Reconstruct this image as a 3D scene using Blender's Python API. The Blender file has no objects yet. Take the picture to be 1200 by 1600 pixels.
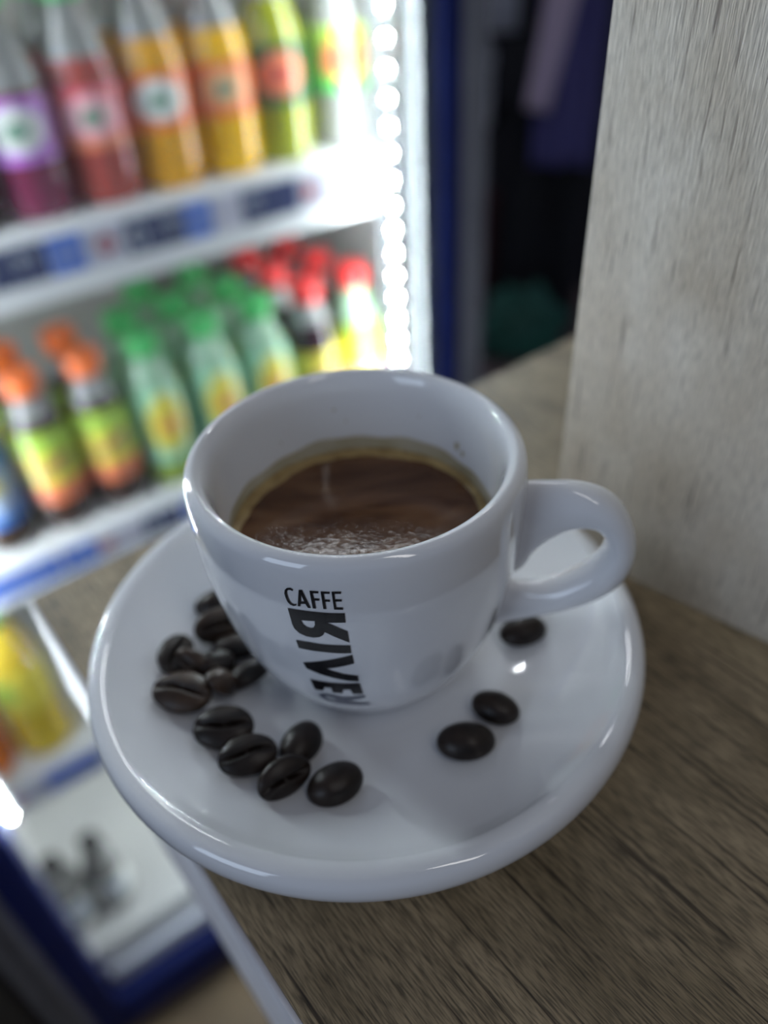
import bpy, bmesh, math, random
from mathutils import Vector, Matrix
from mathutils.geometry import tessellate_polygon
S = 0.01                      # geometry is written in centimetres, the scene is in metres
sc = bpy.context.scene
COL = sc.collection

# ------------------------------------------------------------------ camera
CAM = Vector((.59, -12.05, 14.67))
RX = Vector((0.99783, -0.04124, -0.05143)); BK = None
def cam_axes():
    n = Vector((697-600, 2302-800, 1223.)).normalized()      # downwards, in lens axes (right, down, forward)
    up = -n
    f = Vector((0, 0, 1)); y = (f-up*f.dot(up)).normalized(); x = y.cross(up)
    R = Matrix((x, y, up))
    return R
_R = cam_axes()
cam = bpy.data.cameras.new('camera'); camo = bpy.data.objects.new('camera', cam); COL.objects.link(camo)
r = _R @ Vector((1, 0, 0)); u_ = _R @ Vector((0, -1, 0)); b_ = _R @ Vector((0, 0, -1))
camo.matrix_world = Matrix(((r.x, u_.x, b_.x, CAM.x*S), (r.y, u_.y, b_.y, CAM.y*S), (r.z, u_.z, b_.z, CAM.z*S), (0, 0, 0, 1)))
cam.sensor_fit = 'VERTICAL'; cam.sensor_height = 24; cam.sensor_width = 18
cam.lens = 24*1223/1600; cam.clip_start = .005; cam.clip_end = 50
cam.dof.use_dof = True; cam.dof.focus_distance = .1265; cam.dof.aperture_fstop = cam.lens/4.4
cam.dof.aperture_blades = 0
sc.camera = camo

# ------------------------------------------------------------------ world, lights, exposure
sc.view_settings.view_transform = 'Standard'; sc.view_settings.look = 'None'
sc.view_settings.gamma = 1; sc.view_settings.use_curve_mapping = False
sc.view_settings.exposure = 0.25
w = bpy.data.worlds.new('world'); sc.world = w; w.use_nodes = True
w.node_tree.nodes['Background'].inputs[0].default_value = (.62, .72, 1, 1)
w.node_tree.nodes['Background'].inputs[1].default_value = .10
def area(name, loc, target, sx, sy, power, col):
    l = bpy.data.lights.new(name, 'AREA'); l.shape = 'RECTANGLE'; l.size = sx*S; l.size_y = sy*S; l.energy = power; l.color = col
    o = bpy.data.objects.new(name, l); COL.objects.link(o); o.location = Vector(loc)*S
    d = (Vector(target)-Vector(loc)).normalized(); o.rotation_euler = d.to_track_quat('-Z', 'Y').to_euler()
    return o
area('window_light', (-150, -150, 62), (0, 0, 0), 90, 120, 9.5, (.64, .79, 1))
area('ceiling_lamp_light', (14, 185, 186), (0, 0, 4), 100, 5, 5.0, (.92, .96, 1))
area('ceiling_lamp_light', (60, -90, 170), (0, 0, 0), 16, 120, 3, (1, .97, .93))
sc.cycles.use_denoising = True
sc.cycles.max_bounces = 8
sc.cycles.transparent_max_bounces = 12
sc.cycles.sample_clamp_indirect = 8

# ------------------------------------------------------------------ helpers
def mat(name, col, rough=.5, metal=0, coat=0, emit=None, estr=0, spec=.5, trans=0, sss=0):
    m = bpy.data.materials.new(name); m.use_nodes = True
    b = m.node_tree.nodes['Principled BSDF']
    b.inputs['Base Color'].default_value = (*col, 1); b.inputs['Roughness'].default_value = rough
    b.inputs['Metallic'].default_value = metal; b.inputs['Coat Weight'].default_value = coat
    b.inputs['Specular IOR Level'].default_value = spec; b.inputs['Transmission Weight'].default_value = trans
    if sss: b.inputs['Subsurface Weight'].default_value = sss; b.inputs['Subsurface Scale'].default_value = .003
    if emit: b.inputs['Emission Color'].default_value = (*emit, 1); b.inputs['Emission Strength'].default_value = estr
    return m
def N(m, t, **kw):
    n = m.node_tree.nodes.new(t)
    for k, v in kw.items():
        if hasattr(n, k): setattr(n, k, v)
        else: n.inputs[k.replace('_', ' ')].default_value = v
    return n
def L(m, a, b): m.node_tree.links.new(a, b)
def noise_tint(m, c1, c2, scale=(1, 1, 1), nscale=5, detail=4, bump=0, dist=.001, lo=.3, hi=.7, rot=(0, 0, 0)):
    """two-tone procedural colour from stretched noise, with bump"""
    b = m.node_tree.nodes['Principled BSDF']
    tc = N(m, 'ShaderNodeTexCoord'); mp = N(m, 'ShaderNodeMapping'); mp.inputs['Scale'].default_value = scale; mp.inputs['Rotation'].default_value = rot
    no = N(m, 'ShaderNodeTexNoise'); no.inputs['Scale'].default_value = nscale; no.inputs['Detail'].default_value = detail
    cr = N(m, 'ShaderNodeValToRGB'); e = cr.color_ramp.elements
    e[0].position = lo; e[0].color = (*c1, 1); e[1].position = hi; e[1].color = (*c2, 1)
    L(m, tc.outputs['Object'], mp.inputs[0]); L(m, mp.outputs[0], no.inputs[0]); L(m, no.outputs[0], cr.inputs[0]); L(m, cr.outputs[0], b.inputs['Base Color'])
    if bump:
        bp = N(m, 'ShaderNodeBump'); bp.inputs['Strength'].default_value = bump; bp.inputs['Distance'].default_value = dist
        L(m, no.outputs[0], bp.inputs['Height']); L(m, bp.outputs[0], b.inputs['Normal'])
    return m
def tag(o, label=None, cat=None, group=None, kind=None):
    for k, v in (('label', label), ('category', cat), ('group', group), ('kind', kind)):
        if v: o[k] = v
    return o
def empty(name, loc=(0, 0, 0), rz=0, parent=None):
    o = bpy.data.objects.new(name, None); COL.objects.link(o); o.location = Vector(loc)*S; o.rotation_euler.z = rz
    o.empty_display_size = .01
    if parent: o.parent = parent
    return o
def link(name, bm, mats, parent=None, smooth=True, angle=None):
    me = bpy.data.meshes.new(name)
    bmesh.ops.recalc_face_normals(bm, faces=bm.faces)
    for v in bm.verts: v.co *= S
    bm.to_mesh(me); bm.free()
    for m in (mats if isinstance(mats, (list, tuple)) else [mats]): me.materials.append(m)
    if smooth:
        me.polygons.foreach_set('use_smooth', [True]*len(me.polygons))
        if angle: me.set_sharp_from_angle(angle=math.radians(angle))
    o = bpy.data.objects.new(name, me); COL.objects.link(o)
    if parent: o.parent = parent
    return o
def copy_tree(o, parent=None):
    c = o.copy(); COL.objects.link(c)
    if parent: c.parent = parent
    for ch in list(o.children): copy_tree(ch, c)
    return c
def lathe(bm, prof, seg=48, mi=lambda i: 0, close=True, off=(0, 0, 0)):
    """prof: (r,z) list; closed at the axis where r is 0"""
    rings = []
    for r_, z in prof:
        if r_ < 1e-6: rings.append([bm.verts.new((off[0], off[1], z+off[2]))])
        else: rings.append([bm.verts.new((off[0]+r_*math.cos(2*math.pi*k/seg), off[1]+r_*math.sin(2*math.pi*k/seg), z+off[2])) for k in range(seg)])
    for i in range(len(rings)-1):
        a, b = rings[i], rings[i+1]
        for k in range(seg):
            k2 = (k+1) % seg
            vs = [a[k % len(a)], a[k2 % len(a)], b[k2 % len(b)], b[k % len(b)]]
            vv = []
            for v in vs:
                if v not in vv: vv.append(v)
            if len(vv) > 2:
                f = bm.faces.new(vv); f.material_index = mi(i)
    return rings
def catmull(pts, n=6):
    out = []
    P = [pts[0]]+list(pts)+[pts[-1]]
    for i in range(1, len(P)-2):
        for k in range(n):
            t = k/n
            out.append(tuple(.5*((2*P[i][j])+(-P[i-1][j]+P[i+1][j])*t+(2*P[i-1][j]-5*P[i][j]+4*P[i+1][j]-P[i+2][j])*t*t+(-P[i-1][j]+3*P[i][j]-3*P[i+1][j]+P[i+2][j])*t**3) for j in range(len(pts[0]))))
    out.append(tuple(pts[-1])); return out
def box(bm, lo, hi, bevel=0, mi=0):
    vs = [bm.verts.new((x, y, z)) for x in (lo[0], hi[0]) for y in (lo[1], hi[1]) for z in (lo[2], hi[2])]
    F = [(0, 1, 3, 2), (4, 6, 7, 5), (0, 4, 5, 1), (2, 3, 7, 6), (0, 2, 6, 4), (1, 5, 7, 3)]
    fs = [bm.faces.new([vs[i] for i in f]) for f in F]
    for f in fs: f.material_index = mi
    if bevel: bmesh.ops.bevel(bm, geom=list({e for f in fs for e in f.edges}), offset=bevel, segments=2, affect='EDGES', profile=.5)
def boxobj(name, lo, hi, m, parent=None, bevel=0):
    bm = bmesh.new(); box(bm, lo, hi, bevel); return link(name, bm, m, parent, smooth=bool(bevel), angle=40)
def tube(bm, pts, rad, seg=12, cap=True, up=Vector((0, 1, 0))):
    """swept section along pts; rad = list of (in-plane radius, sideways radius)"""
    rings = []
    for i, p in enumerate(pts):
        p = Vector(p); t = (Vector(pts[min(i+1, len(pts)-1)])-Vector(pts[max(i-1, 0)])).normalized()
        s = up.normalized(); nrm = t.cross(s).normalized(); s = nrm.cross(t).normalized()
        ra, rb = rad[i] if isinstance(rad[i], (tuple, list)) else (rad[i], rad[i])
        rings.append([bm.verts.new(p+nrm*ra*math.cos(2*math.pi*k/seg)+s*rb*math.sin(2*math.pi*k/seg)) for k in range(seg)])
    for a, b in zip(rings, rings[1:]):
        for k in range(seg): bm.faces.new((a[k], a[(k+1) % seg], b[(k+1) % seg], b[k]))
    if cap: bm.faces.new(rings[0][::-1]); bm.faces.new(rings[-1])

# ------------------------------------------------------------------ materials
def wood(name, cols, grain_axis_rot, dark, scale, bump, rough, fine=1.0, crk=40, thr=.30):
    """printed laminate: long streaks along local X after rotation, darker cracks, cloudy patches"""
    m = mat(name, cols[0], rough); b = m.node_tree.nodes['Principled BSDF']
    tc = N(m, 'ShaderNodeTexCoord'); mp = N(m, 'ShaderNodeMapping'); mp.inputs['Rotation'].default_value = grain_axis_rot
    L(m, tc.outputs['Object'], mp.inputs[0])
    def streak(sx, sy, sz, det, dist=0.):
        k = N(m, 'ShaderNodeMapping'); k.inputs['Scale'].default_value = (sx*scale, sy*scale, sz*scale); L(m, mp.outputs[0], k.inputs[0])
        n = N(m, 'ShaderNodeTexNoise'); n.inputs['Scale'].default_value = 1; n.inputs['Detail'].default_value = det; n.inputs['Distortion'].default_value = dist
        L(m, k.outputs[0], n.inputs[0]); return n.outputs[0]
    broad = streak(16, 70, 70, 3, .4)
    fineg = streak(230*fine, 3000*fine, 3000*fine, 6, .1)
    crack = streak(crk*fine, 1000*fine, 1000*fine, 3, .15)
    cloud = streak(45, 80, 80, 4)
    cr = N(m, 'ShaderNodeValToRGB'); e = cr.color_ramp.elements
    e[0].position = .32; e[0].color = (*cols[0], 1); e[1].position = .68; e[1].color = (*cols[1], 1)
    mx0 = N(m, 'ShaderNodeMix', data_type='FLOAT'); mx0.inputs[0].default_value = .55; L(m, broad, mx0.inputs[2]); L(m, cloud, mx0.inputs[3])
    L(m, mx0.outputs[0], cr.inputs[0])
    r2 = N(m, 'ShaderNodeValToRGB'); e = r2.color_ramp.elements; e[0].position = .36; e[0].color = (dark, dark, dark, 1); e[1].position = .58; e[1].color = (1, 1, 1, 1)
    L(m, fineg, r2.inputs[0])
    r3 = N(m, 'ShaderNodeValToRGB'); e = r3.color_ramp.elements; e[0].position = thr; e[0].color = (dark*.55, dark*.5, dark*.5, 1); e[1].position = thr+.10; e[1].color = (1, 1, 1, 1)
    L(m, crack, r3.inputs[0])
    a = N(m, 'ShaderNodeMix', data_type='RGBA', blend_type='MULTIPLY'); a.inputs[0].default_value = 1; L(m, cr.outputs[0], a.inputs[6]); L(m, r2.outputs[0], a.inputs[7])
    c = N(m, 'ShaderNodeMix', data_type='RGBA', blend_type='MULTIPLY'); c.inputs[0].default_value = 1; L(m, a.outputs[2], c.inputs[6]); L(m, r3.outputs[0], c.inputs[7])
    L(m, c.outputs[2], b.inputs['Base Color'])
    ad = N(m, 'ShaderNodeMath', operation='ADD'); L(m, fineg, ad.inputs[0]); L(m, crack, ad.inputs[1])
    bp = N(m, 'ShaderNodeBump'); bp.inputs['Strength'].default_value = bump; bp.inputs['Distance'].default_value = .00022
    L(m, ad.outputs[0], bp.inputs['Height']); L(m, bp.outputs[0], b.inputs['Normal'])
    return m
M = {}
M['counter'] = wood('counter_laminate', [(.19, .14, .075), (.50, .385, .24)], (0, 0, 0), .32, 1.0, .6, .5, fine=1.0, crk=17, thr=.335)
M['panel'] = wood('panel_laminate', [(.52, .43, .33), (.78, .71, .62)], (0, 0, 0), .68, .75, .55, .5, fine=1.7)
M['edge'] = noise_tint(mat('edge_band', (.5, .5, .55), .45), (.44, .42, .46), (.58, .57, .62), nscale=60, bump=.1)
M['china'] = mat('white_glazed_china', (.78, .785, .81), .06, coat=.6, sss=.0)
M['china'].node_tree.nodes['Principled BSDF'].inputs['Coat Roughness'].default_value = .03
M['ink'] = mat('black_print', (.006, .006, .009), .25)
M['ink_grey'] = mat('grey_print', (.11, .12, .16), .3)
M['bean'] = noise_tint(mat('roasted_bean', (.02, .012, .009), .4, spec=.35), (.007, .0045, .0038), (.024, .014, .010), nscale=260, detail=5, bump=.35, dist=.0004)
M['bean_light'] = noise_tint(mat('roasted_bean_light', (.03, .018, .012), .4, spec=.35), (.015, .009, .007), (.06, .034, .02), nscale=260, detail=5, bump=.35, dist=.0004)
# coffee: brown surface with swirls of crema
m = mat('coffee', (.1, .04, .015), .07, coat=0, spec=.3)
b = m.node_tree.nodes['Principled BSDF']
tc = N(m, 'ShaderNodeTexCoord'); no = N(m, 'ShaderNodeTexNoise'); no.inputs['Scale'].default_value = 55; no.inputs['Detail'].default_value = 6; no.inputs['Distortion'].default_value = 1.6
mp = N(m, 'ShaderNodeMapping'); mp.inputs['Scale'].default_value = (.6, 1.6, 1); L(m, tc.outputs['Object'], mp.inputs[0]); L(m, mp.outputs[0], no.inputs[0])
cr = N(m, 'ShaderNodeValToRGB'); e = cr.color_ramp.elements; e[0].position = .38; e[0].color = (.070, .026, .009, 1); e[1].position = .72; e[1].color = (.20, .10, .045, 1)
L(m, no.outputs[0], cr.inputs[0]); L(m, cr.outputs[0], b.inputs['Base Color'])
bub = N(m, 'ShaderNodeTexVoronoi'); bub.inputs['Scale'].default_value = 1500; L(m, tc.outputs['Object'], bub.inputs[0])
bp = N(m, 'ShaderNodeBump'); bp.inputs['Strength'].default_value = .08; bp.inputs['Distance'].default_value = .0002; L(m, bub.outputs[0], bp.inputs['Height']); L(m, bp.outputs[0], b.inputs['Normal'])
M['coffee'] = m
M['crema'] = noise_tint(mat('crema', (.36, .24, .09), .4), (.24, .15, .05), (.46, .33, .14), nscale=300, detail=5, bump=.3, dist=.0003)
M['stain'] = noise_tint(mat('coffee_stain', (.42, .34, .20), .3), (.36, .30, .18), (.50, .46, .36), nscale=120, detail=5, lo=.3, hi=.75)
M['blue'] = noise_tint(mat('blue_frame', (.004, .010, .08), .65, spec=.2), (.0035, .009, .075), (.006, .014, .10), nscale=20)
M['grey_trim'] = noise_tint(mat('grey_trim', (.16, .16, .18), .45), (.14, .14, .16), (.19, .19, .21), nscale=20)
M['gasket'] = noise_tint(mat('dark_gasket', (.012, .012, .014), .6), (.010, .010, .012), (.016, .016, .018), nscale=40)
M['liner'] = noise_tint(mat('white_liner', (.74, .74, .72), .45), (.70, .70, .69), (.78, .78, .76), nscale=12)
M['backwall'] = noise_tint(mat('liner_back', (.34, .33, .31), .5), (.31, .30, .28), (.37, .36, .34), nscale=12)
M['shelf'] = noise_tint(mat('shelf_white', (.72, .74, .74), .35), (.70, .71, .71), (.76, .77, .77), nscale=12)
M['channel'] = mat('price_channel', (.62, .64, .72), .15, coat=.5)
M['tag_navy'] = noise_tint(mat('tag_navy', (.03, .04, .12), .3), (.030, .042, .12), (.05, .065, .16), nscale=80)
M['tag_blue'] = noise_tint(mat('tag_blue', (.06, .16, .62), .3), (.05, .14, .58), (.10, .22, .70), nscale=80)
M['tag_pale'] = noise_tint(mat('tag_pale', (.55, .55, .65), .3), (.50, .50, .60), (.62, .60, .68), nscale=80)
M['tag_red'] = mat('tag_red', (.45, .10, .10), .3)
M['tag_ink'] = mat('tag_numeral', (.45, .48, .55), .3)
M['led'] = mat('led', (1, 1, 1), .5, emit=(.86, .96, 1), estr=7500)
M['ledbar'] = mat('led_bar', (.5, .53, .55), .4)
M['floor'] = noise_tint(mat('floor_brown', (.13, .085, .045), .5), (.10, .065, .035), (.17, .115, .06), nscale=9)
M['wall'] = noise_tint(mat('dark_wall', (.02, .02, .028), .7), (.016, .016, .024), (.028, .028, .036), nscale=6)
M['steel'] = noise_tint(mat('grey_box', (.6, .62, .70), .5), (.45, .47, .54), (.78, .80, .88), nscale=14)
# clear glass pane: light passes straight through, a weak mirror on top
g = bpy.data.materials.new('clear_glass'); g.use_nodes = True; nt = g.node_tree; nt.nodes.remove(nt.nodes['Principled BSDF'])
tr = nt.nodes.new('ShaderNodeBsdfTransparent'); tr.inputs[0].default_value = (.97, .98, .98, 1); gl = nt.nodes.new('ShaderNodeBsdfGlossy'); gl.inputs['Roughness'].default_value = .02
mx = nt.nodes.new('ShaderNodeMixShader'); mx.inputs[0].default_value = .02
nt.links.new(tr.outputs[0], mx.inputs[1]); nt.links.new(gl.outputs[0], mx.inputs[2]); nt.links.new(mx.outputs[0], nt.nodes['Material Output'].inputs[0])
M['glass'] = g

# ------------------------------------------------------------------ the setting
FLZ = -131
fl = boxobj('floor', (-400, -200, FLZ-4), (400, 500, FLZ), M['floor']); fl['kind'] = 'structure'
wb = boxobj('wall_back', (-400, 300, FLZ), (400, 306, 260), M['wall']); wb['kind'] = 'structure'

# counter: worktop with a pale edge band and an apron below; local X runs along the left edge towards the camera
CA = Vector((-9.16, 3.2, 0)); ce = Vector((7.72, -10.46, 0)).normalized(); cb = Vector((-ce.y, ce.x, 0))
rzc = math.atan2(ce.y, ce.x)
counter = empty('counter', CA, rzc)
tag(counter, 'brown wood-grain laminate counter with a pale edge, under the white saucer', 'counter')
top = boxobj('worktop', (0.02, 0.12, -3.8), (60, 70, 0), M['counter'], counter)
bm = bmesh.new(); box(bm, (0, 0, -3.85), (60, .12, -.02), .03); box(bm, (0, .12, -3.85), (.02, 70, -.06)); link('edge_band', bm, M['edge'], counter, angle=40)
bm = bmesh.new(); box(bm, (.3, .3, -9.5), (60, 2.1, -3.8)); box(bm, (.3, 2.1, -9.5), (2.1, 70, -3.8)); link('apron', bm, M['edge'], counter, smooth=False)
bm = bmesh.new(); box(bm, (2.5, 12, FLZ), (58, 66, -9.5)); box(bm, (2.5, 12, -9.5), (58, 66, -3.8)); link('base_cabinet', bm, M['grey_trim'], counter, smooth=False)

# upright panel on the counter; local X up (grain), built then rotated
P0 = Vector((5.2, 4.2, 0)); pdv = Vector((2.92, -2.75, 0)).normalized()
bm = bmesh.new(); box(bm, (0, 0, 0), (70, 55, 1.8), .04)
pan = link('partition_panel', bm, M['panel'], angle=40)
pn = Vector((pdv.y*-1, pdv.x, 0))            # away from the camera side
# local X -> up, local Y -> along panel, local Z -> thickness (away)
zz = Vector((0, 0, 1)); th = zz.cross(pdv)
pan.matrix_world = Matrix(((zz.x, pdv.x, th.x, P0.x*S), (zz.y, pdv.y, th.y, P0.y*S), (zz.z, pdv.z, th.z, P0.z*S), (0, 0, 0, 1)))
tag(pan, 'upright pale grey wood-grain panel standing on the counter behind the cup handle', 'panel')

# ------------------------------------------------------------------ saucer
saucer_prof = [(0, .35), (2.6, .35), (2.9, .02), (3.25, 0), (3.45, .12), (3.9, .36), (4.6, .56), (5.2, .78), (5.65, 1.0), (5.92, 1.24), (6.03, 1.52), (6.02, 1.78), (5.92, 1.95),
               (5.76, 1.995), (5.60, 1.96), (5.46, 1.85), (5.2, 1.67), (4.7, 1.42), (4.1, 1.21), (3.5, 1.06), (3.0, .98), (2.5, .93), (2.1, .90), (0, .90)]
bm = bmesh.new(); lathe(bm, catmull(saucer_prof, 4), 128)
bmesh.ops.remove_doubles(bm, verts=bm.verts, dist=1e-4)
sau = link('saucer', bm, M['china']); tag(sau, 'round white glazed saucer under the espresso cup, coffee beans on it', 'saucer')

# ------------------------------------------------------------------ cup
CZ = -.09
cup = empty('espresso_cup', (.11, .08, .90)); tag(cup, 'white espresso cup with black lettering, full of coffee, on the saucer', 'cup')
outer = [(1.97, 1.0), (2.02, 1.15), (2.15, 1.3), (2.38, 1.6), (2.6, 2.0), (2.83, 2.6), (3.0, 3.3), (3.15, 4.2), (3.22, 5.1), (3.24, 5.8), (3.22, 6.15)]
def rout(z):
    for (r0, z0), (r1, z1) in zip(outer, outer[1:]):
        if z <= z1:
            t = max(0, (z-z0)/(z1-z0)); return r0+(r1-r0)*t
    return outer[-1][0]
cp = [(0, 1.2), (1.55, 1.2), (1.68, .92), (1.86, .90), (1.94, .95)]+outer+[(3.17, 6.31), (3.06, 6.40), (2.96, 6.39), (2.86, 6.28), (2.79, 6.0), (2.74, 5.5), (2.66, 4.8), (2.52, 4.1), (2.25, 3.3), (1.8, 2.5), (1.1, 1.9), (0, 1.75)]
bm = bmesh.new(); lathe(bm, catmull([(a, b_-.90) for a, b_ in cp], 4), 128); bmesh.ops.remove_doubles(bm, verts=bm.verts, dist=1e-4)
link('body', bm, M['china'], cup)
# handle
HPHI = math.radians(-12)
stations = [((2.95, 5.82), (2.75, 3.4)), ((3.25, 5.86), (3.22, 3.7)), ((3.65, 5.88), (3.5, 4.3)), ((4.1, 5.88), (3.95, 4.8)), ((4.6, 5.74), (4.38, 4.97)), ((5.0, 5.42), (4.64, 4.88)), ((5.28, 4.9), (4.76, 4.62)),
            ((5.38, 4.3), (4.74, 4.3)), ((5.25, 3.7), (4.58, 3.98)), ((4.9, 3.22), (4.25, 3.66)), ((4.35, 2.82), (3.88, 3.4)), ((3.65, 2.48), (3.5, 3.3)), ((3.0, 2.15), (3.15, 3.28)), ((2.5, 1.88), (2.75, 3.3))]
side = [.30, .34, .38, .40, .42, .43, .43, .43, .42, .41, .39, .36, .30, .22]
st = catmull([(a[0], a[1], b_[0], b_[1], c) for (a, b_), c in zip(stations, side)], 5)
bm = bmesh.new(); rings = []; seg = 24
for ox, oz, ix, iz, sd in st:
    c = Vector(((ox+ix)/2, 0, (oz+iz)/2-.90)); hv = Vector(((ox-ix)/2, 0, (oz-iz)/2))
    rings.append([bm.verts.new(c+hv*math.cos(2*math.pi*k/seg)+Vector((0, sd*(abs(math.sin(2*math.pi*k/seg))**.85)*(1 if k < seg/2 else -1), 0))) for k in range(seg)])
for a, b2 in zip(rings, rings[1:]):
    for k in range(seg): bm.faces.new((a[k], a[(k+1) % seg], b2[(k+1) % seg], b2[k]))
bm.faces.new(rings[0][::-1]); bm.faces.new(rings[-1])
hd = link('handle', bm, M['china'], cup); hd.rotation_euler.z = HPHI
# lettering (angle round the cup in degrees, height) laid on the outside of the cup wall
GL = {
'C':[(-109.16,5.831),(-110.0,5.852),(-111.05,5.832),(-111.79,5.777),(-112.13,5.692),(-112.04,5.608),(-111.68,5.505),(-110.96,5.445),(-109.95,5.425),(-108.93,5.455),(-108.88,5.499),(-109.68,5.475),(-110.44,5.492),(-110.95,5.56),(-111.19,5.643),(-111.24,5.718),(-111.01,5.774),(-110.48,5.8),(-109.91,5.802),(-109.27,5.789)],
'A':[(-107.34,5.842),(-106.34,5.849),(-104.54,5.445),(-105.43,5.443),(-106.01,5.531),(-107.52,5.513),(-107.72,5.45),(-108.56,5.445)],
'F':[(-104.11,5.855),(-101.55,5.859),(-101.6,5.814),(-103.29,5.805),(-103.1,5.689),(-101.57,5.694),(-101.58,5.645),(-103.05,5.638),(-103.0,5.448),(-103.94,5.445)],
'F2':[(-100.86,5.862),(-98.31,5.862),(-98.32,5.819),(-100.05,5.814),(-99.98,5.683),(-98.5,5.684),(-98.51,5.636),(-99.96,5.634),(-99.92,5.456),(-100.78,5.455)],
'E':[(-97.73,5.869),(-95.03,5.873),(-95.08,5.824),(-96.97,5.822),(-97.01,5.698),(-95.12,5.696),(-95.14,5.648),(-97.0,5.646),(-96.91,5.509),(-95.02,5.507),(-95.05,5.453),(-97.63,5.455)],
'R':[(-112.0,5.342),(-107.42,5.356),(-103.23,5.363),(-99.18,5.362),(-94.75,5.368),(-94.81,5.135),(-100.57,5.117),(-99.15,5.075),(-97.11,4.998),(-94.6,4.905),(-94.44,4.605),(-96.56,4.678),(-99.18,4.77),(-101.57,4.864),(-102.26,4.773),(-103.54,4.71),(-105.36,4.674),(-107.7,4.676),(-109.94,4.73),(-111.3,4.832),(-111.69,4.949)],
'I':[(-111.71,4.506),(-107.21,4.521),(-103.13,4.512),(-98.52,4.52),(-94.34,4.525),(-94.34,4.298),(-98.37,4.287),(-103.03,4.289),(-107.23,4.282),(-111.5,4.28)],
'V':[(-111.53,3.819),(-107.05,3.927),(-101.8,4.057),(-97.44,4.164),(-94.13,4.246),(-93.91,3.975),(-97.39,3.884),(-100.57,3.809),(-103.5,3.749),(-101.48,3.687),(-97.93,3.611),(-93.34,3.553),(-93.31,3.341),(-97.16,3.363),(-101.48,3.425),(-106.41,3.51),(-110.98,3.627)],
'E2':[(-111.16,3.23),(-107.98,3.232),(-103.92,3.239),(-98.66,3.253),(-93.18,3.282),(-92.46,2.84),(-96.22,2.821),(-96.7,2.95),(-96.9,3.014),(-99.6,2.997),(-100.17,2.837),(-103.86,2.82),(-103.92,3.024),(-106.56,3.005),(-107.49,2.845),(-110.89,2.812)],
'R2':[(-110.22,2.645),(-107.06,2.716),(-104.21,2.708),(-100.82,2.653),(-96.87,2.701),(-92.11,2.78),(-91.76,2.659),(-96.12,2.559),(-99.55,2.479),(-95.74,2.409),(-91.06,2.381),(-90.67,2.241),(-96.88,2.234),(-103.77,2.232),(-108.79,2.33),(-110.25,2.5)],
}
HOLES = {'A': [(-106.85,5.735),(-107.22,5.575),(-106.25,5.585)], 'R': [(-108.39,5.096),(-106.58,5.109),(-104.09,5.127),(-104.21,5.035),(-104.73,4.957),(-105.75,4.927),(-107.01,4.94),(-108.02,4.998)],
         'R2': [(-108.0,2.62),(-105.6,2.60),(-103.6,2.54),(-104.2,2.46),(-106.2,2.43),(-108.0,2.50)]}
cup_dense = catmull(outer, 6)
def rsurf(z):
    for (r0, z0), (r1, z1) in zip(cup_dense, cup_dense[1:]):
        if z <= z1: return r0+(r1-r0)*max(0, (z-z0)/(z1-z0))
    return cup_dense[-1][0]
def letters(name, keys, m, parent):
    bm = bmesh.new()
    for k in keys:
        loops = [[Vector((a, z*20, 0)) for a, z in GL[k]]]
        if k in HOLES: loops.append([Vector((a, z*20, 0)) for a, z in HOLES[k]])
        flat = [v for lp in loops for v in lp]; vs = [bm.verts.new(v) for v in flat]
        for t in tessellate_polygon(loops):
            try: bm.faces.new([vs[i] for i in t])
            except ValueError: pass
    xs = [v.co.x for v in bm.verts]; ys = [v.co.y for v in bm.verts]
    x = min(xs)+.7
    while x < max(xs):
        bmesh.ops.bisect_plane(bm, geom=bm.verts[:]+bm.edges[:]+bm.faces[:], plane_co=(x, 0, 0), plane_no=(1, 0, 0)); x += .7
    y = min(ys)+2
    while y < max(ys):
        bmesh.ops.bisect_plane(bm, geom=bm.verts[:]+bm.edges[:]+bm.faces[:], plane_co=(0, y, 0), plane_no=(0, 1, 0)); y += 2
    for v in bm.verts:
        z = v.co.y/20; a = math.radians(v.co.x); r_ = rsurf(z)+.012
        v.co = (r_*math.cos(a), r_*math.sin(a), z-.90)
    return link(name, bm, m, parent)
letters('small_lettering', ['C', 'A', 'F', 'F2', 'E'], M['ink'], cup)
letters('large_lettering', ['R', 'I', 'V', 'E2'], M['ink'], cup)
o = letters('grey_letter', ['R2'], M['ink_grey'], cup); o['label'] = 'grey last letter of the lettering'  # last letter in grey, paler than the other letters

# coffee in the cup, with a crema ring and the stain it left on the wall
cof = empty('coffee', (.11, .08, 4.55)); tag(cof, 'brown espresso with a tan crema ring inside the white cup', 'coffee')
bm = bmesh.new(); lathe(bm, [(0, 0), (1.2, 0), (2.2, .005), (2.44, .02)], 96); link('coffee_surface', bm, M['coffee'], cof)
bm = bmesh.new()
seg = 120; prev = None; random.seed(4)
ph = [random.random()*6.28 for _ in range(8)]
rings = []
for j, (r_, z) in enumerate([(0, 0), (0, .025), (0, .035), (2.602, .06)]):
    ring = []
    for k in range(seg):
        a = 2*math.pi*k/seg
        wob = .5+.5*math.sin(a-.5)          # wider towards the far right wall
        inner = 2.50-.17*wob-.03*math.sin(5*a+ph[0])-.02*math.sin(11*a+ph[1])-.01*math.sin(23*a+ph[2])
        rr = {0: inner, 1: inner+.03, 2: inner+.09}.get(j, r_)
        ring.append(bm.verts.new((rr*math.cos(a), rr*math.sin(a), z+.005)))
    rings.append(ring)
for a_, b2 in zip(rings, rings[1:]):
    for k in range(seg): bm.faces.new((a_[k], a_[(k+1) % seg], b2[(k+1) % seg], b2[k]))
link('crema_ring', bm, M['crema'], cof)
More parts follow.
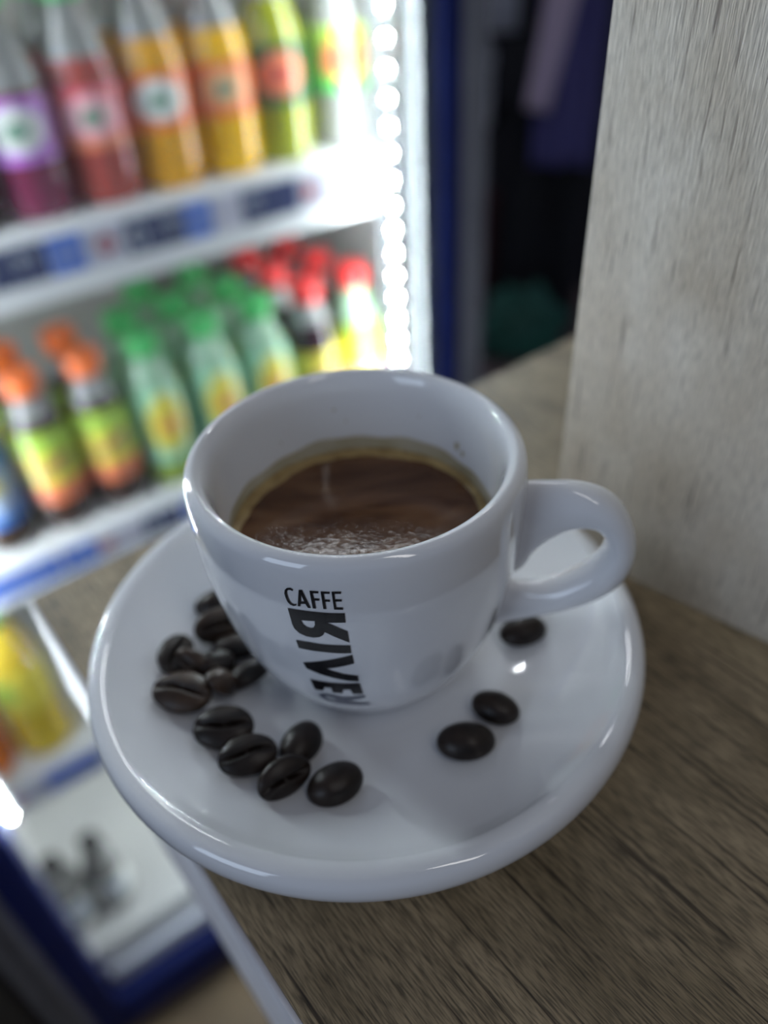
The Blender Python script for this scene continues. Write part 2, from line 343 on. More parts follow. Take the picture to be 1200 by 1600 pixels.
# dried stain: thin film on the inner wall just above the crema
inner_d = catmull([(2.25, 3.3), (2.52, 4.1), (2.66, 4.8), (2.74, 5.5), (2.79, 6.0)], 8)
def rin(z):
    for (r0, z0), (r1, z1) in zip(inner_d, inner_d[1:]):
        if z <= z1: return r0+(r1-r0)*max(0, (z-z0)/(z1-z0))
    return 2.8
bm = bmesh.new(); rings = []
for j in range(4):
    ring = []
    for k in range(seg):
        a = 2*math.pi*k/seg
        h = .20+.16*max(0, math.sin(a+.1))+.03*math.sin(7*a+ph[3])+.02*math.sin(17*a+ph[4])
        z = 4.55+h*j/3; ring.append(bm.verts.new(((rin(z)-.012)*math.cos(a), (rin(z)-.012)*math.sin(a), z-4.55)))
    rings.append(ring)
for a_, b2 in zip(rings, rings[1:]):
    for k in range(seg): bm.faces.new((a_[k], a_[(k+1) % seg], b2[(k+1) % seg], b2[k]))
for (ang, z0, rr) in ((38, 5.15, .07), (34, 5.05, .05), (100, 5.6, .025), (95, 5.3, .02), (128, 5.2, .02), (60, 5.5, .018)):
    a = math.radians(ang); R_ = rin(z0)-.014; c = bm.verts.new((R_*math.cos(a), R_*math.sin(a), z0-4.55)); rim = []
    for k in range(10):
        t = 2*math.pi*k/10; aa = a+rr*math.cos(t)/R_; z1 = z0+rr*1.4*math.sin(t); R2 = rin(z1)-.014
        rim.append(bm.verts.new((R2*math.cos(aa), R2*math.sin(aa), z1-4.55)))
    for k in range(10): bm.faces.new((c, rim[k], rim[(k+1) % 10]))
link('dried_stain', bm, M['stain'], cof)

# ------------------------------------------------------------------ coffee beans
def bean_mesh(seed):
    rnd = random.Random(seed); bm = bmesh.new(); bmesh.ops.create_uvsphere(bm, u_segments=40, v_segments=28, radius=1)
    a, b3, p = rnd.uniform(.97, 1.05), rnd.uniform(.95, 1.03), rnd.uniform(0, 6)
    for v in bm.verts:
        x, y, z = v.co
        w_ = .1*math.sin(3*x+p)
        if z > 0:
            g = math.exp(-((y-w_*.8)/.10)**2)*max(0, 1-(abs(x)/.98)**4)
            z = z**.8*.30*(1-.35*y*y) - .30*g
        else: z *= .56
        v.co = (x*.52*a*(1-.05*y), y*.37*b3, z*.60*(1+.02*math.sin(7*x+p)))
    return bm
bmeshes = []
for s in range(4):
    o = link('coffee_bean', bean_mesh(s), M['bean']); bmeshes.append(o.data); bpy.data.objects.remove(o)
mlight = bmeshes[0].copy(); mlight.materials.clear(); mlight.materials.append(M['bean_light'])  # lighter brown copy of the bean colour, for a few beans
def sz(x, y):
    r_ = math.hypot(x, y)
    t = [(2.1, .9), (3.0, .98), (3.5, 1.06), (4.1, 1.21), (4.7, 1.42), (5.2, 1.67)]
    for (a0, z0), (a1, z1) in zip(t, t[1:]):
        if r_ <= a1: return z0+(z1-z0)*max(0, (r_-a0)/(a1-a0))
    return 1.8
# x, y, lift, yaw of the long axis, tilt about it, pitch, scale, crease up?, light?, label
BEANS = [
 (-3.62, 1.35, .28, 20, 0, 0, .95, 0, 0, 'dark coffee bean at the far end of the pile, half hidden by the cup'),
 (-3.48, .52, .30, 30, 50, 10, 1.0, 1, 1, 'coffee bean of a lighter brown, second from the far end of the pile'),
 (-3.05, -.02, .33, 8, -20, 5, .95, 0, 0, 'coffee bean touching the cup wall just below the lighter brown bean'),
 (-4.28, -.40, .32, 75, 25, 0, .95, 1, 0, 'coffee bean at the left tip of the pile with its crease showing'),
 (-3.86, -.72, .34, -30, 60, 25, .80, 1, 1, 'small rough coffee bean wedged at the left of the pile, lighter brown'),
 (-3.95, -1.50, .30, -14, 12, 0, 1.12, 1, 1, 'large coffee bean with its crease up, at the lower left corner of the pile'),
 (-3.18, -1.30, .50, 70, 30, 55, .85, 0, 1, 'coffee bean standing on end in the middle of the pile'),
 (-2.70, -.88, .33, 42, -35, 8, .95, 0, 0, 'coffee bean leaning at the cup foot, right of the standing bean'),
 (-3.42, -.66, .40, 15, 20, 5, .80, 0, 0, 'dark coffee bean buried in the centre of the pile'),
 (-3.00, -2.36, .30, 0, 14, 0, 1.12, 1, 0, 'large coffee bean lying crease up, next after the corner bean towards the front'),
 (-2.45, -3.05, .28, 12, 18, 0, 1.0, 1, 0, 'coffee bean lying between the large bean and the two round front beans'),
 (-1.46, -2.66, .34, 62, 0, 8, 1.0, 0, 0, 'smooth rounded coffee bean closest to the cup in the front of the pile'),
 (-1.70, -3.62, .32, 32, 62, 0, .95, 1, 0, 'coffee bean on its side with the open crease facing out, beside the round end bean'),
 (-.75, -3.70, .34, 25, 0, 0, 1.02, 0, 0, 'smooth round coffee bean at the front right end of the pile'),
 (1.92, -3.00, .26, 0, 0, 0, 1.0, 0, 0, 'lone oval coffee bean on the right of the saucer, nearest the front'),
 (2.62, -2.22, .27, -28, 0, 0, .92, 0, 0, 'lone coffee bean just behind the oval one on the right'),
 (3.55, -.22, .28, 14, 0, 0, .95, 0, 0, 'lone coffee bean half hidden below the cup handle'),
]
for i, (x, y, dz, yaw, tilt, pitch, s, up, li, lab) in enumerate(BEANS):
    s *= 1.08; x += .09 if x < 0 else 0; y += (.06 if x > 0 else -.04)
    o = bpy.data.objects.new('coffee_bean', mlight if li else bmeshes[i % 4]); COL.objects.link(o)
    rx = tilt if up else 180+tilt
    o.rotation_euler = (math.radians(rx), math.radians(pitch), math.radians(yaw)); o.scale = (s, s, s)
    low = min((o.rotation_euler.to_matrix() @ (v.co*s)).z for v in o.data.vertices)
    base = sz(x, y)*S
    extra = {8: .22, 6: .10, 4: .05}.get(i, 0)*S
    o.location = (x*S, y*S, base-low+extra+.0001)
    tag(o, lab, 'coffee bean', 'coffee beans on the saucer')

# ------------------------------------------------------------------ the drinks fridge
FA = math.radians(57.0); FU = Vector((math.sin(FA), math.cos(FA), 0)); FQ = Vector((-45.97, 37.29, 0))
frz = math.atan2(FU.y, FU.x)          # local X = along the front, local Y = into the fridge, Z = up (same zero as the counter top)
FR = (FQ.x, FQ.y, 0)
def fpos(u, w_, z): 
    n = Vector((-FU.y, FU.x, 0)); v = FQ+FU*u+n*w_; return (v.x, v.y, z)
fridge = empty('drinks_fridge', (FQ.x, FQ.y, FLZ), frz); tag(fridge, 'glass-fronted drinks fridge with a blue frame and bright light strips, left of the cup', 'fridge')
Z0 = -FLZ                              # fridge children are measured from the floor
def fb(name, lo, hi, m, parent=fridge, bevel=0):
    return boxobj(name, (lo[0], lo[1], lo[2]+Z0), (hi[0], hi[1], hi[2]+Z0), m, parent, bevel)
ZT = 50
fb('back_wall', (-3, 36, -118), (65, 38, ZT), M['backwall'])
fb('side_wall', (-5, 2.4, -118), (-3, 38, ZT), M['liner'])
fb('side_wall', (65, 2.4, -118), (67, 38, ZT), M['liner'])
fb('roof', (-5, 2.4, ZT), (67, 38, ZT+3), M['liner'])
fb('inner_floor', (-3, 2.4, -118), (65, 36, -109), M['liner'])
fb('plinth', (-5, 3, FLZ+.3), (67, 38, -118), M['gasket'])
fb('frame_post', (-4.5, -2, -127.5), (0, 2.2, ZT+3), M['blue'], bevel=.3)
fb('frame_post', (63.9, -2, -127.5), (66.4, 2.2, ZT+3), M['blue'], bevel=.3)
fb('frame_rail', (0, -2, -127.5), (63.9, 2.2, -117.9), M['blue'], bevel=.3)
fb('frame_rail', (0, -2, ZT-5), (63.9, 2.2, ZT+3), M['blue'], bevel=.3)
fb('grey_trim', (-6.0, -2.0, -127.5), (-4.5, 2.2, ZT+3), M['grey_trim'])
fb('gasket', (-7.2, -1.0, -127.5), (-6.0, 3, ZT+3), M['gasket'])
fb('grey_trim', (-8.4, -2.0, -127.5), (-7.2, 2.2, ZT+3), M['grey_trim'])
fb('grey_trim', (66.4, -2.0, -127.5), (69.7, 2.2, ZT+3), M['grey_trim'])
fb('white_trim', (60.9, 1.1, -113), (63.9, 2.2, ZT-5), M['liner'])
fb('white_trim', (61.8, -1.0, -113), (63.88, 1.08, ZT-5), mat('dull_trim', (.06, .065, .07), .6))
fb('glass_pane', (0.1, -1.4, -117.8), (63.8, -1.1, ZT-5.1), M['glass'])
fb('front_bar', (.6, .2, -117.3), (63.2, 2.0, -113.2), M['channel'], bevel=.6)
# light strips with single lamps
ledmesh = None
for side, (u0, zlo) in enumerate(((1.1, -70.0), (59.5, -108.0))):
    bar = fb('light_strip', (u0-.85, .9, zlo), (u0+.85, 1.9, ZT-5.2), M['ledbar'], bevel=.2)
    z = zlo+1.2
    while z < ZT-6:
        if ledmesh is None:
            bm = bmesh.new(); lathe(bm, [(0, .04), (.12, .03), (.12, -.05)], 12)
            for v in bm.verts: v.co = (v.co.x, -v.co.z, v.co.y)
            l0 = link('lamp', bm, M['led'], bar); ledmesh = l0.data
        else:
            l0 = bpy.data.objects.new('lamp', ledmesh); COL.objects.link(l0); l0.parent = bar
        l0.location = (u0*S, .9*S, (z+Z0)*S); z += 2.5

# area lights added at the strips to brighten the shelves, the last the bottom
for u0, du, tgt, zc, hh, pw in ((1.1, .9, 34, 0, 92, 3.6), (59.5, -1.45, 47, -32, 150, 2.5), (59.5, -1.6, 22, -91, 28, 1.6)):
    a0 = fpos(u0+du, .8, zc); a1 = fpos(tgt, 16, zc)
    l = area('added_strip_fill', a0, a1, 0.8, hh, pw, (.88, .96, 1))
    a_ = (Vector(a1)-Vector(a0)).normalized(); l.rotation_euler = Matrix((Vector((0, 0, 1)).cross(-a_), (0, 0, 1), -a_)).transposed().to_euler()

def ring_numeral(bm, x, z, w_, h, t, y=-.0):
    n = 14; o_, i_ = [], []
    for k in range(n):
        a = 2*math.pi*k/n
        o_.append(bm.verts.new((x+w_*math.cos(a), y, z+h*math.sin(a)))); i_.append(bm.verts.new((x+(w_-t)*math.cos(a), y, z+(h-t)*math.sin(a))))
    for k in range(n): bm.faces.new((o_[k], o_[(k+1) % n], i_[(k+1) % n], i_[k]))
def bar_numeral(bm, x, z, w_, h, y=0.):
    bm.faces.new([bm.verts.new(p) for p in ((x, y, z), (x+w_, y, z), (x+w_, y, z+h), (x, y, z+h))])
SH = [(-6.5, -12.7, -7.3, -10.6), (-36.6, -41.8, -37.6, -40.6), (-66.6, -72.2, -67.8, -71.0)]
fb('shelf', (-2.9, 3.05, 22), (64.9, 34, 26.5), M['shelf'], bevel=.25)
TAGS = [
 [(19.0, 3.2, 'navy'), (22.3, 3.0, 'navy2'), (25.5, 3.0, 'blue'), (28.8, 3.3, 'red'), (32.3, 3.2, 'navy'), (35.6, 2.2, 'navy2'), (37.9, 2.6, 'blue'), (41.0, 2.6, 'pale'), (43.8, 6.0, 'navy2'), (50.3, 1.5, 'red'), (52.0, 3.4, 'pale'), (55.6, 2.6, 'blue'), (12, 4, 'navy'), (6, 4, 'blue')],
 [(3, 5, 'blue'), (9, 8, 'blue'), (17.6, 3.4, 'blue'), (21.2, 1.8, 'red'), (23.3, 2.6, 'pale'), (26.3, 4.2, 'navy'), (31, 5, 'blue'), (38, 6, 'navy'), (46, 5, 'pale'), (53, 5, 'blue')],
 [(6.0, 6.5, 'blue'), (.8, 3.0, 'red'), (14, 4, 'navy')],
]
for (zt, zb, c1, c0), tags in zip(SH, TAGS):
    sh = fb('shelf', (-2.9, 3.05, zb), (64.9, 34, zt), M['shelf'], bevel=.25)
    fb('price_channel', (-2.5, 2.9, c0), (64.5, 3.06, c1), M['channel'], sh)
    for x, w_, kind in tags:
        m = {'navy': 'tag_navy', 'navy2': 'tag_navy', 'blue': 'tag_blue', 'red': 'tag_pale', 'pale': 'tag_pale'}[kind]
        bm = bmesh.new(); box(bm, (x, 2.80, c0+.1+Z0), (x+w_, 2.89, c1-.1+Z0)); zc = (c0+c1)/2+Z0; k0 = len(bm.faces)
        if kind == 'navy': ring_numeral(bm, x+1.1, zc, .75, 1.1, .32, 2.79)
        if kind == 'navy2': ring_numeral(bm, x+.7, zc+.35, .4, .55, .18, 2.79); ring_numeral(bm, x+1.6, zc+.35, .4, .55, .18, 2.79)
        if kind == 'red': ring_numeral(bm, x+w_/2, zc, min(.8, w_*.4), .85, .5, 2.79)
        if kind == 'blue': bar_numeral(bm, x+.4, zc-.2, w_-.8, .35, 2.79)
        bm.faces.ensure_lookup_table()
        for f in bm.faces[k0:]: f.material_index = 1
        link('price_tag', bm, [M[m], M['tag_red'] if kind == 'red' else M['tag_ink']], sh, smooth=False)

# ------------------------------------------------------------------ bottles
def liquid(name, c, c2=None, rough=.09):
    m = mat(name, c, rough, coat=.5); m.node_tree.nodes['Principled BSDF'].inputs['Coat Roughness'].default_value = .04
    return noise_tint(m, tuple(v*.8 for v in c), c2 or tuple(min(1, v*1.15) for v in c), nscale=8)
CLEAR = liquid('clear_plastic', (.30, .30, .29)); CLEARG = liquid('clear_green_plastic', (.36, .58, .38))
CAPM = {k: noise_tint(mat('cap_'+k, c, .35), c, tuple(min(1, v*1.2) for v in c), nscale=30) for k, c in
        dict(orange=(.80, .16, .025), green=(.05, .42, .10), red=(.72, .035, .035), dark=(.03, .03, .035), white=(.6, .6, .6), yellow=(.7, .5, .05)).items()}
LABM = {k: mat('label_'+k, c, .3, coat=.25) for k, c in dict(violet=(.50, .18, .66), pink=(.72, .10, .13), pinkpale=(.80, .42, .46), orange=(.82, .17, .01), orangepale=(.85, .40, .16), white=(.72, .74, .70), greenink=(.12, .28, .18),
        lime=(.42, .62, .08), yellow=(.78, .66, .08), paleyellow=(.75, .72, .45), brown=(.38, .16, .10), mint=(.38, .72, .46), blue=(.07, .22, .62), paleblue=(.45, .55, .72), darkgreen=(.02, .12, .04), red=(.55, .08, .05), magenta=(.62, .20, .45), brightgreen=(.10, .62, .12), coral=(.80, .22, .10)).items()}
TALL = [(0, 0), (2.3, 0), (2.8, .35), (2.98, 1.0), (2.98, 4.6), (2.9, 5.4), (2.9, 9.0), (2.72, 10.6), (2.25, 12.4), (1.7, 13.9), (1.32, 14.9), (1.28, 15.4)]
STUB = [(0, 0), (2.2, 0), (2.7, .4), (2.88, 1.2), (2.88, 3.0), (2.8, 3.6), (2.88, 4.6), (2.9, 8.6), (2.78, 10.4), (2.4, 12.2), (1.9, 13.6), (1.5, 14.7), (1.38, 15.4)]
BIG = [(0, 0), (2.6, 0), (3.2, .5), (3.35, 1.4), (3.2, 6), (3.35, 11), (3.35, 14), (2.9, 17), (2.1, 19.4), (1.5, 20.5), (1.4, 21)]
def prof_r(p, z):
    for (r0, z0), (r1, z1) in zip(p, p[1:]):
        if z1 > z0 and z <= z1: return r0+(r1-r0)*(z-z0)/(z1-z0)
    return p[-1][0]
def make_bottle(name, shape, liq, fill, clear, cap, lz0, lz1, painter, mats, capr=1.75, caph=2.1):
    root = empty(name)
    dense = catmull(shape, 3)
    dense = [(max(0, a), b_) for a, b_ in dense]
    bm = bmesh.new(); lathe(bm, dense, 28, mi=lambda i: 0 if dense[i][1] < fill else 1)
    link('body', bm, [liq, clear], root)
    h = shape[-1][1]
    bm = bmesh.new(); lathe(bm, [(0, 0), (capr*.97, 0), (capr, .15), (capr, caph-.25), (capr*.93, caph), (0, caph)], 20, off=(0, 0, h-.35)); link('cap', bm, cap, root, angle=40)
    if painter:
        bm = bmesh.new(); seg = 48; nz = 18; rg = []
        for j in range(nz+1):
            z = lz0+(lz1-lz0)*j/nz; r_ = prof_r(dense, z)+.04
            rg.append([bm.verts.new((r_*math.cos(2*math.pi*k/seg), r_*math.sin(2*math.pi*k/seg), z)) for k in range(seg)])
        for j in range(nz):
            for k in range(seg):
                f = bm.faces.new((rg[j][k], rg[j][(k+1) % seg], rg[j+1][(k+1) % seg], rg[j+1][k]))
                t = ((k+.5)/seg*360+180) % 360-180          # angle; the front faces -90
                f.material_index = painter(t+90, (j+.5)/nz)
        link('label', bm, [LABM[k] for k in mats], root)
    return root
def el(t, v, t0, v0, a, b_): return ((t-t0)/a)**2+((v-v0)/b_)**2 < 1
def p_soda(t, v):          # coloured band, pale patch, dark lettering bar
    if el(t, v, -8, .52, 26, .13) and abs(math.sin(t*.35)) > .25: return 2
    if el(t, v, -5, .52, 46, .36): return 1
    return 0 if v > .22 else 3
def p_tea(t, v):           # yellow-green top, dark name bar, fruit-coloured foot
    if abs(v-.55-.002*t) < .07 and abs(t) < 34: return 2
    if v > .72: return 0
    if v > .36: return 1 if t < 25 else 0
    return 3 if v < .30 else 1
def p_mint(t, v):          # oval yellow emblem with a brown name on mint green
    if el(t, v, 0, .52, 20, .09): return 2
    if el(t, v, 0, .54, 42, .40): return 1
    return 0
protos = {
 'violet': make_bottle('soda_bottle', TALL, liquid('liquid_violet', (.20, .03, .075)), 9.6, CLEAR, CAPM['green'], 4.6, 9.2, p_soda, ['violet', 'white', 'greenink', 'violet']),
 'pink': make_bottle('soda_bottle', TALL, liquid('liquid_red', (.38, .065, .05)), 10.8, CLEAR, CAPM['green'], 4.6, 9.2, p_soda, ['pink', 'pinkpale', 'greenink', 'coral']),
 'orange': make_bottle('soda_bottle', TALL, liquid('liquid_orange', (.75, .36, .01)), 11.6, CLEAR, CAPM['orange'], 5.0, 9.4, p_soda, ['orange', 'white', 'greenink', 'orange']),
 'amber': make_bottle('soda_bottle', TALL, liquid('liquid_amber', (.92, .50, .006)), 11.6, CLEAR, CAPM['orange'], 5.0, 9.4, p_soda, ['orange', 'orangepale', 'greenink', 'orange']),
 'lime': make_bottle('soda_bottle', TALL, liquid('liquid_lime', (.34, .38, .03)), 13, CLEAR, CAPM['green'], 5.0, 10.0, p_soda, ['darkgreen', 'coral', 'red', 'darkgreen']),
 'pale': make_bottle('soda_bottle', TALL, CLEAR, 9, CLEAR, CAPM['green'], 5.4, 10.6, p_soda, ['lime', 'lime', 'darkgreen', 'lime']),
 'greenlab': make_bottle('soda_bottle', TALL, CLEAR, 9, CLEAR, CAPM['green'], 5.2, 10.6, p_soda, ['lime', 'coral', 'red', 'brightgreen']),
 'cola': make_bottle('soda_bottle', TALL, liquid('liquid_cola', (.03, .012, .01)), 12, CLEAR, CAPM['dark'], 5.0, 9.4, p_soda, ['paleblue', 'white', 'greenink', 'blue']),
 'peach': make_bottle('iced_tea_bottle', STUB, liquid('liquid_dark_tea', (.045, .022, .016)), 12.4, CLEAR, CAPM['orange'], 3.6, 11.6, p_tea, ['lime', 'yellow', 'brown', 'coral']),
 'mint': make_bottle('iced_tea_bottle', STUB, liquid('liquid_green_tea', (.26, .36, .04)), 5, CLEARG, CAPM['green'], 3.2, 11.8, p_mint, ['mint', 'yellow', 'coral', 'mint']),
 'berry': make_bottle('iced_tea_bottle', STUB, liquid('liquid_berry_tea', (.035, .010, .018)), 12.4, CLEAR, CAPM['red'], 3.6, 9.6, p_tea, ['yellow', 'yellow', 'brown', 'magenta']),
 'berrylight': make_bottle('iced_tea_bottle', STUB, liquid('liquid_pale_berry', (.16, .04, .10)), 10, CLEARG, CAPM['red'], 3.6, 11.2, p_tea, ['lime', 'yellow', 'coral', 'magenta']),
 'bluelab': make_bottle('iced_tea_bottle', STUB, liquid('liquid_dark_tea2', (.05, .03, .02)), 10, CLEAR, CAPM['white'], 3.4, 11.8, p_mint, ['blue', 'paleblue', 'yellow', 'blue']),
 'juice': make_bottle('juice_bottle', BIG, liquid('liquid_yellow_juice', (.78, .56, .05)), 21, CLEAR, CAPM['green'], 8, 15, lambda t, v: 1 if el(t, v, -35, .6, 25, .3) else 0, ['yellow', 'lime']),
 'orangejuice': make_bottle('juice_bottle', BIG, liquid('liquid_orange_juice', (.80, .20, .03)), 21, CLEAR, CAPM['orange'], 8, 15, lambda t, v: 1 if el(t, v, -20, .5, 30, .3) else 0, ['coral', 'white']),
 'water': make_bottle('water_bottle', TALL, CLEAR, 0, CLEAR, CAPM['dark'], 4, 9, lambda t, v: 1 if el(t, v, 10, .5, 25, .3) else 0, ['white', 'paleblue'], capr=1.5, caph=1.9),
}
used = set()
def put(kind, u, w_, zb, lab, cat, group, rz=0):
    o = protos[kind]
    if kind in used: o = copy_tree(o)
    used.add(kind)
    o.location = Vector(fpos(u, w_, zb))*S; o.rotation_euler.z = frz+math.radians(rz)
    tag(o, lab, cat, group); return o
g1 = 'soda bottles on the top visible fridge shelf'; z1 = SH[0][0]+.02
for k, u, lab in [('cola', 20.9, 'dark soda bottle cut off by the left picture edge, beside the violet one'), ('violet', 27.1, 'soda bottle with a violet label and dark red drink, leftmost whole one'),
                  ('pink', 33.2, 'soda bottle with a pink and red label, right of the violet one'), ('orange', 39.2, 'orange soda bottle with a white patch on its label, right of the pink one'),
                  ('amber', 45.3, 'amber orange soda bottle next to the green one'), ('lime', 51.0, 'yellow-green soda bottle with a dark green label'),
                  ('greenlab', 58.1, 'clear soda bottle with a bright green label, closest to the light strip')]:
    put(k, u, 7.2, z1, lab, 'bottle', g1, -8)
put('pale', 56.6, 14.2, z1, 'clear bottle with a lime label standing behind the bright green one', 'bottle', g1)
for k, u, lab in [('violet', 26.8, 'violet labelled soda bottle in the second row'), ('pink', 32.9, 'pink labelled soda bottle in the second row'), ('orange', 39.0, 'orange soda bottle in the second row behind the white-patched one'), ('amber', 45.1, 'amber soda bottle in the second row')]:
    put(k, u, 13.8, z1, lab, 'bottle', g1)
g2 = 'iced tea bottles on the middle fridge shelf'; z2 = SH[1][0]+.02
for k, u, lab in [('bluelab', 14.0, 'bottle with a blue and white label cut off by the left picture edge'), ('peach', 20.2, 'dark iced tea bottle with an orange cap, leftmost in front'),
                  ('peach', 26.2, 'dark iced tea bottle with an orange cap, beside the first green-capped bottle'), ('mint', 32.2, 'mint green iced tea bottle with a green cap, leftmost in front'),
                  ('mint', 38.9, 'mint green iced tea bottle with a green cap, middle of the three in front'), ('mint', 45.2, 'mint green iced tea bottle in front, beside the first red-capped one'),
                  ('berry', 51.5, 'dark iced tea bottle with a red cap and a pink and yellow label'), ('berrylight', 57.7, 'iced tea bottle with a red cap and yellow label, beside the light strip')]:
    put(k, u, 7.0, z2, lab, 'bottle', g2)
for k, u, w_, lab in [('peach', 20.0, 13.4, 'orange-capped bottle in the second row, leftmost'), ('peach', 26.0, 13.4, 'orange-capped bottle in the second row, right one'), ('mint', 32.4, 13.4, 'green-capped bottle in the second row, leftmost'),
                  ('mint', 38.4, 13.4, 'green-capped bottle in the second row, middle one'), ('mint', 44.8, 13.4, 'green-capped bottle in the second row, right one'),
                  ('berry', 50.8, 13.4, 'red-capped bottle in the second row, behind the dark berry one'), ('berry', 56.9, 13.4, 'red-capped bottle in the second row, close to the light strip'),
                  ('mint', 37.0, 19.8, 'green-capped bottle in the third row, left one'), ('mint', 43.4, 19.8, 'green-capped bottle in the third row, right one'), ('berry', 50.6, 19.8, 'red-capped bottle in the third row, left one'), ('berry', 56.3, 19.8, 'red-capped bottle in the third row, right one')]:
    put(k, u, w_, z2, lab, 'bottle', g2)
g3 = 'juice bottles on the low fridge shelf'; z3 = SH[2][0]+.02
put('juice', 8.2, 7.5, z3, 'yellow juice bottle low in the fridge, left of the saucer', 'bottle', g3)
put('orangejuice', 1.1, 7.5, z3, 'orange juice bottle low in the fridge at the left picture edge', 'bottle', g3)
g4 = 'water bottles at the bottom of the fridge'
put('water', 6.3, 9, -108.98, 'clear bottle with a dark cap at the fridge bottom, right one', 'bottle', g4)
put('water', .6, 9, -108.98, 'clear bottle with a dark cap at the fridge bottom, left one', 'bottle', g4)

nb = empty('black_cabinet', fpos(-9.2, -1.5, FLZ), frz); tag(nb, 'black cabinet standing left of the fridge at the bottom left picture corner', 'cabinet')
boxobj('body', (-60, 2, 0), (0, 40, 190), M['gasket'], nb, bevel=.4)
boxobj('door', (-59.5, 0, 8), (-.5, 1.9, 188), M['gasket'], nb, bevel=.4)
boxobj('base_trim', (-59, .8, .5), (-1, 1.9, 7), M['gasket'], nb, bevel=.2)

# ------------------------------------------------------------------ dim things beyond the fridge
bench = empty('bench', (35, 135, FLZ), math.radians(-14)); tag(bench, 'dark brown bench in the shade between the fridge and the panel', 'bench')
DB = noise_tint(mat('dark_brown', (.10, .07, .075), .5), (.08, .055, .065), (.13, .095, .095), nscale=10)
boxobj('seat', (-22, -24, 66), (45, 24, 71), DB, bench, bevel=.5)
for x in (-20, 41):
    for y in (-22, 20): boxobj('leg', (x, y, 0), (x+3.5, y+3.5, 66), DB, bench)
def cloth(name, w_, h, folds, depth, m, loc, rz, seed=0, taper=0, top_round=0):
    rnd = random.Random(seed); bm = bmesh.new(); nx, ny = 40, 24; g = []
    ph = [rnd.uniform(0, 6) for _ in range(4)]
    for side in (0, 1):
        rows = []
        for j in range(ny+1):
            v = j/ny; row = []
            for i in range(nx+1):
                s = i/nx; x = (s-.5)*w_*(1-taper*v)
                d = depth*(math.sin(s*folds*6.283+ph[0]+v*.8)+.4*math.sin(s*folds*13+ph[1]+v*2))*(.4+.6*(1-v))
                z = v*h - top_round*((2*s-1)**2)*v
                row.append(bm.verts.new((x, d+(side-.5)*.8*2, z)))
            rows.append(row)
        g.append(rows)
    for rows in g:
        for j in range(ny):
            for i in range(nx): bm.faces.new((rows[j][i], rows[j][i+1], rows[j+1][i+1], rows[j+1][i]))
    a, b2 = g
    for j in range(ny):
        bm.faces.new((a[j][0], a[j+1][0], b2[j+1][0], b2[j][0])); bm.faces.new((a[j][nx], a[j+1][nx], b2[j+1][nx], b2[j][nx]))
    for i in range(nx):
        bm.faces.new((a[0][i], a[0][i+1], b2[0][i+1], b2[0][i])); bm.faces.new((a[ny][i], a[ny][i+1], b2[ny][i+1], b2[ny][i]))
    o = link(name, bm, m); o.location = Vector(loc)*S; o.rotation_euler.z = rz; return o
CLV = noise_tint(mat('blue_violet_cloth', (.10, .10, .30), .8), (.08, .08, .26), (.13, .12, .35), nscale=6)
CLL = noise_tint(mat('lavender_cloth', (.60, .50, .68), .8), (.54, .44, .62), (.68, .58, .76), nscale=6)
CLB = noise_tint(mat('black_cloth', (.006, .007, .012), .8), (.005, .006, .010), (.010, .011, .018), nscale=6)
CLG = noise_tint(mat('dark_green_cloth', (.012, .10, .07), .6), (.008, .07, .05), (.03, .15, .12), nscale=8)
o = cloth('hanging_cloth', 11, 50, 2, .8, CLV, (36.8, 137, -28), math.radians(-14), 2); tag(o, 'blue-violet cloth hanging beside the upright panel, out of focus', 'cloth')
o = cloth('hanging_cloth', 4.2, 40, 1, .35, CLL, (31.2, 134.8, -18), math.radians(-14), 5, taper=-.5); tag(o, 'narrow lavender cloth hanging left of the blue-violet one', 'cloth')
o.rotation_euler.y = math.radians(10)
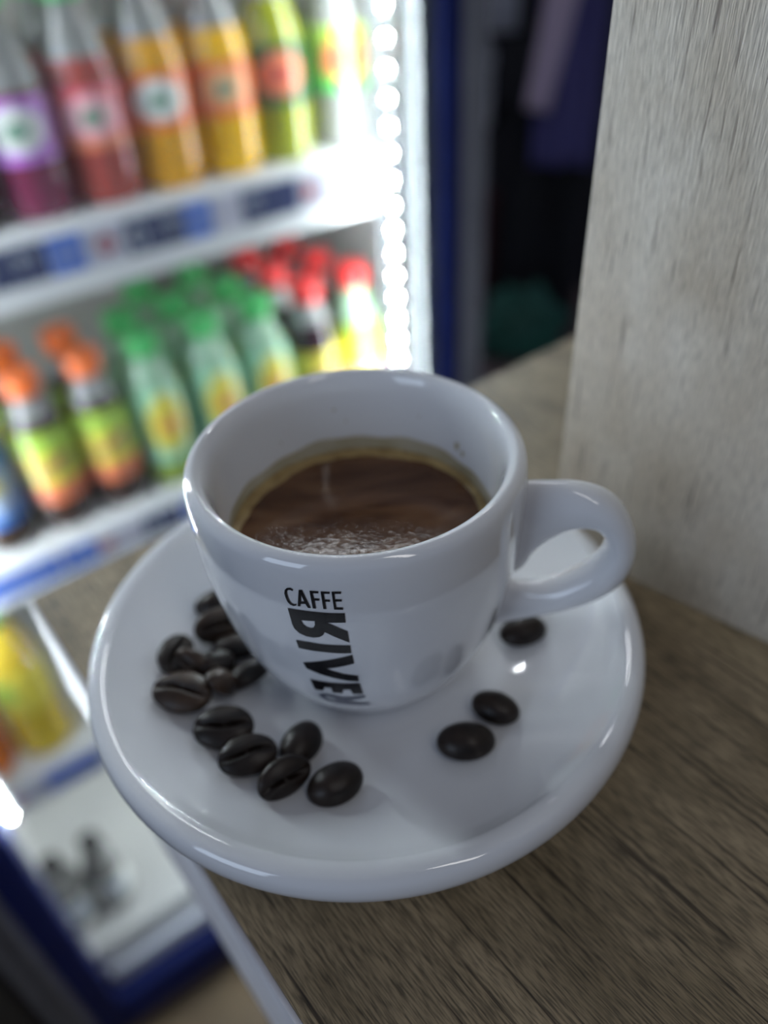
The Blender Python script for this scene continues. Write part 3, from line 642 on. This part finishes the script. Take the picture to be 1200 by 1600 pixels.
o = cloth('black_jacket', 17, 44, 1.5, 1.4, CLB, (34.5, 141, -60), math.radians(-14), 7, taper=.15, top_round=5); tag(o, 'black jacket slumped on the bench below the hanging cloths', 'jacket')
# crumpled green bag on the bench
bm = bmesh.new(); bmesh.ops.create_icosphere(bm, subdivisions=4, radius=1)
for v in bm.verts:
    x, y, z = v.co; k = 1+.12*math.sin(6*x+2)*math.sin(5*y+z*4)+.07*math.sin(11*z+7*x)
    z2_ = max(z, -.55); v.co = (x*9.0*k*(1-.3*max(0, z)), y*5*k, (z2_+.55)*8.5*(k if z > -.55 else 1))
o = link('crumpled_bag', bm, CLG); o.location = Vector((29.5, 128, -59.9))*S; tag(o, 'dark green crumpled bag lying on the bench', 'bag')
# grey boxes on a rack behind
rack = empty('storage_rack', (27, 180, FLZ), math.radians(-8)); tag(rack, 'dark rack carrying grey boxes, right of the fridge', 'rack')
for z in (FLZ+20, -29.5, -12.3, 12): boxobj('rack_shelf', (-10, -5, z-FLZ), (22, 12, z-FLZ+1.2), M['gasket'], rack)
for x in (-11, 22):
    for y in (-12, 11): boxobj('rack_post', (x, y, 0), (x+1, y+1, 13.2-FLZ), M['gasket'], rack)
for (lo, hi, lab) in (((-7, -10, -28.28), (3.2, 8, -14.5), 'grey box on the lower visible rack shelf'), ((-8, -10, -11.08), (8, 8, 3), 'grey box on the upper visible rack shelf')):
    bx_ = empty('grey_box', (27, 180, lo[2]), math.radians(-8)); tag(bx_, lab, 'box', 'grey boxes on the rack')
    h = hi[2]-lo[2]
    boxobj('body', (lo[0], lo[1], 0), (hi[0], hi[1], h*.8), M['steel'], bx_, bevel=.4)
    boxobj('lid', (lo[0]-.4, lo[1]-.4, h*.8), (hi[0]+.4, hi[1]+.4, h), M['steel'], bx_, bevel=.4)
REDC = noise_tint(mat('dark_red_cloth', (.05, .008, .014), .8), (.04, .006, .01), (.06, .01, .018), nscale=6)
o = cloth('dark_red_cloth', 8, 26, 1.3, .5, REDC, (23.5, 148, -59.8), math.radians(-8), 9, top_round=2); tag(o, 'dark red cloth standing folded on the bench beside the fridge', 'cloth')
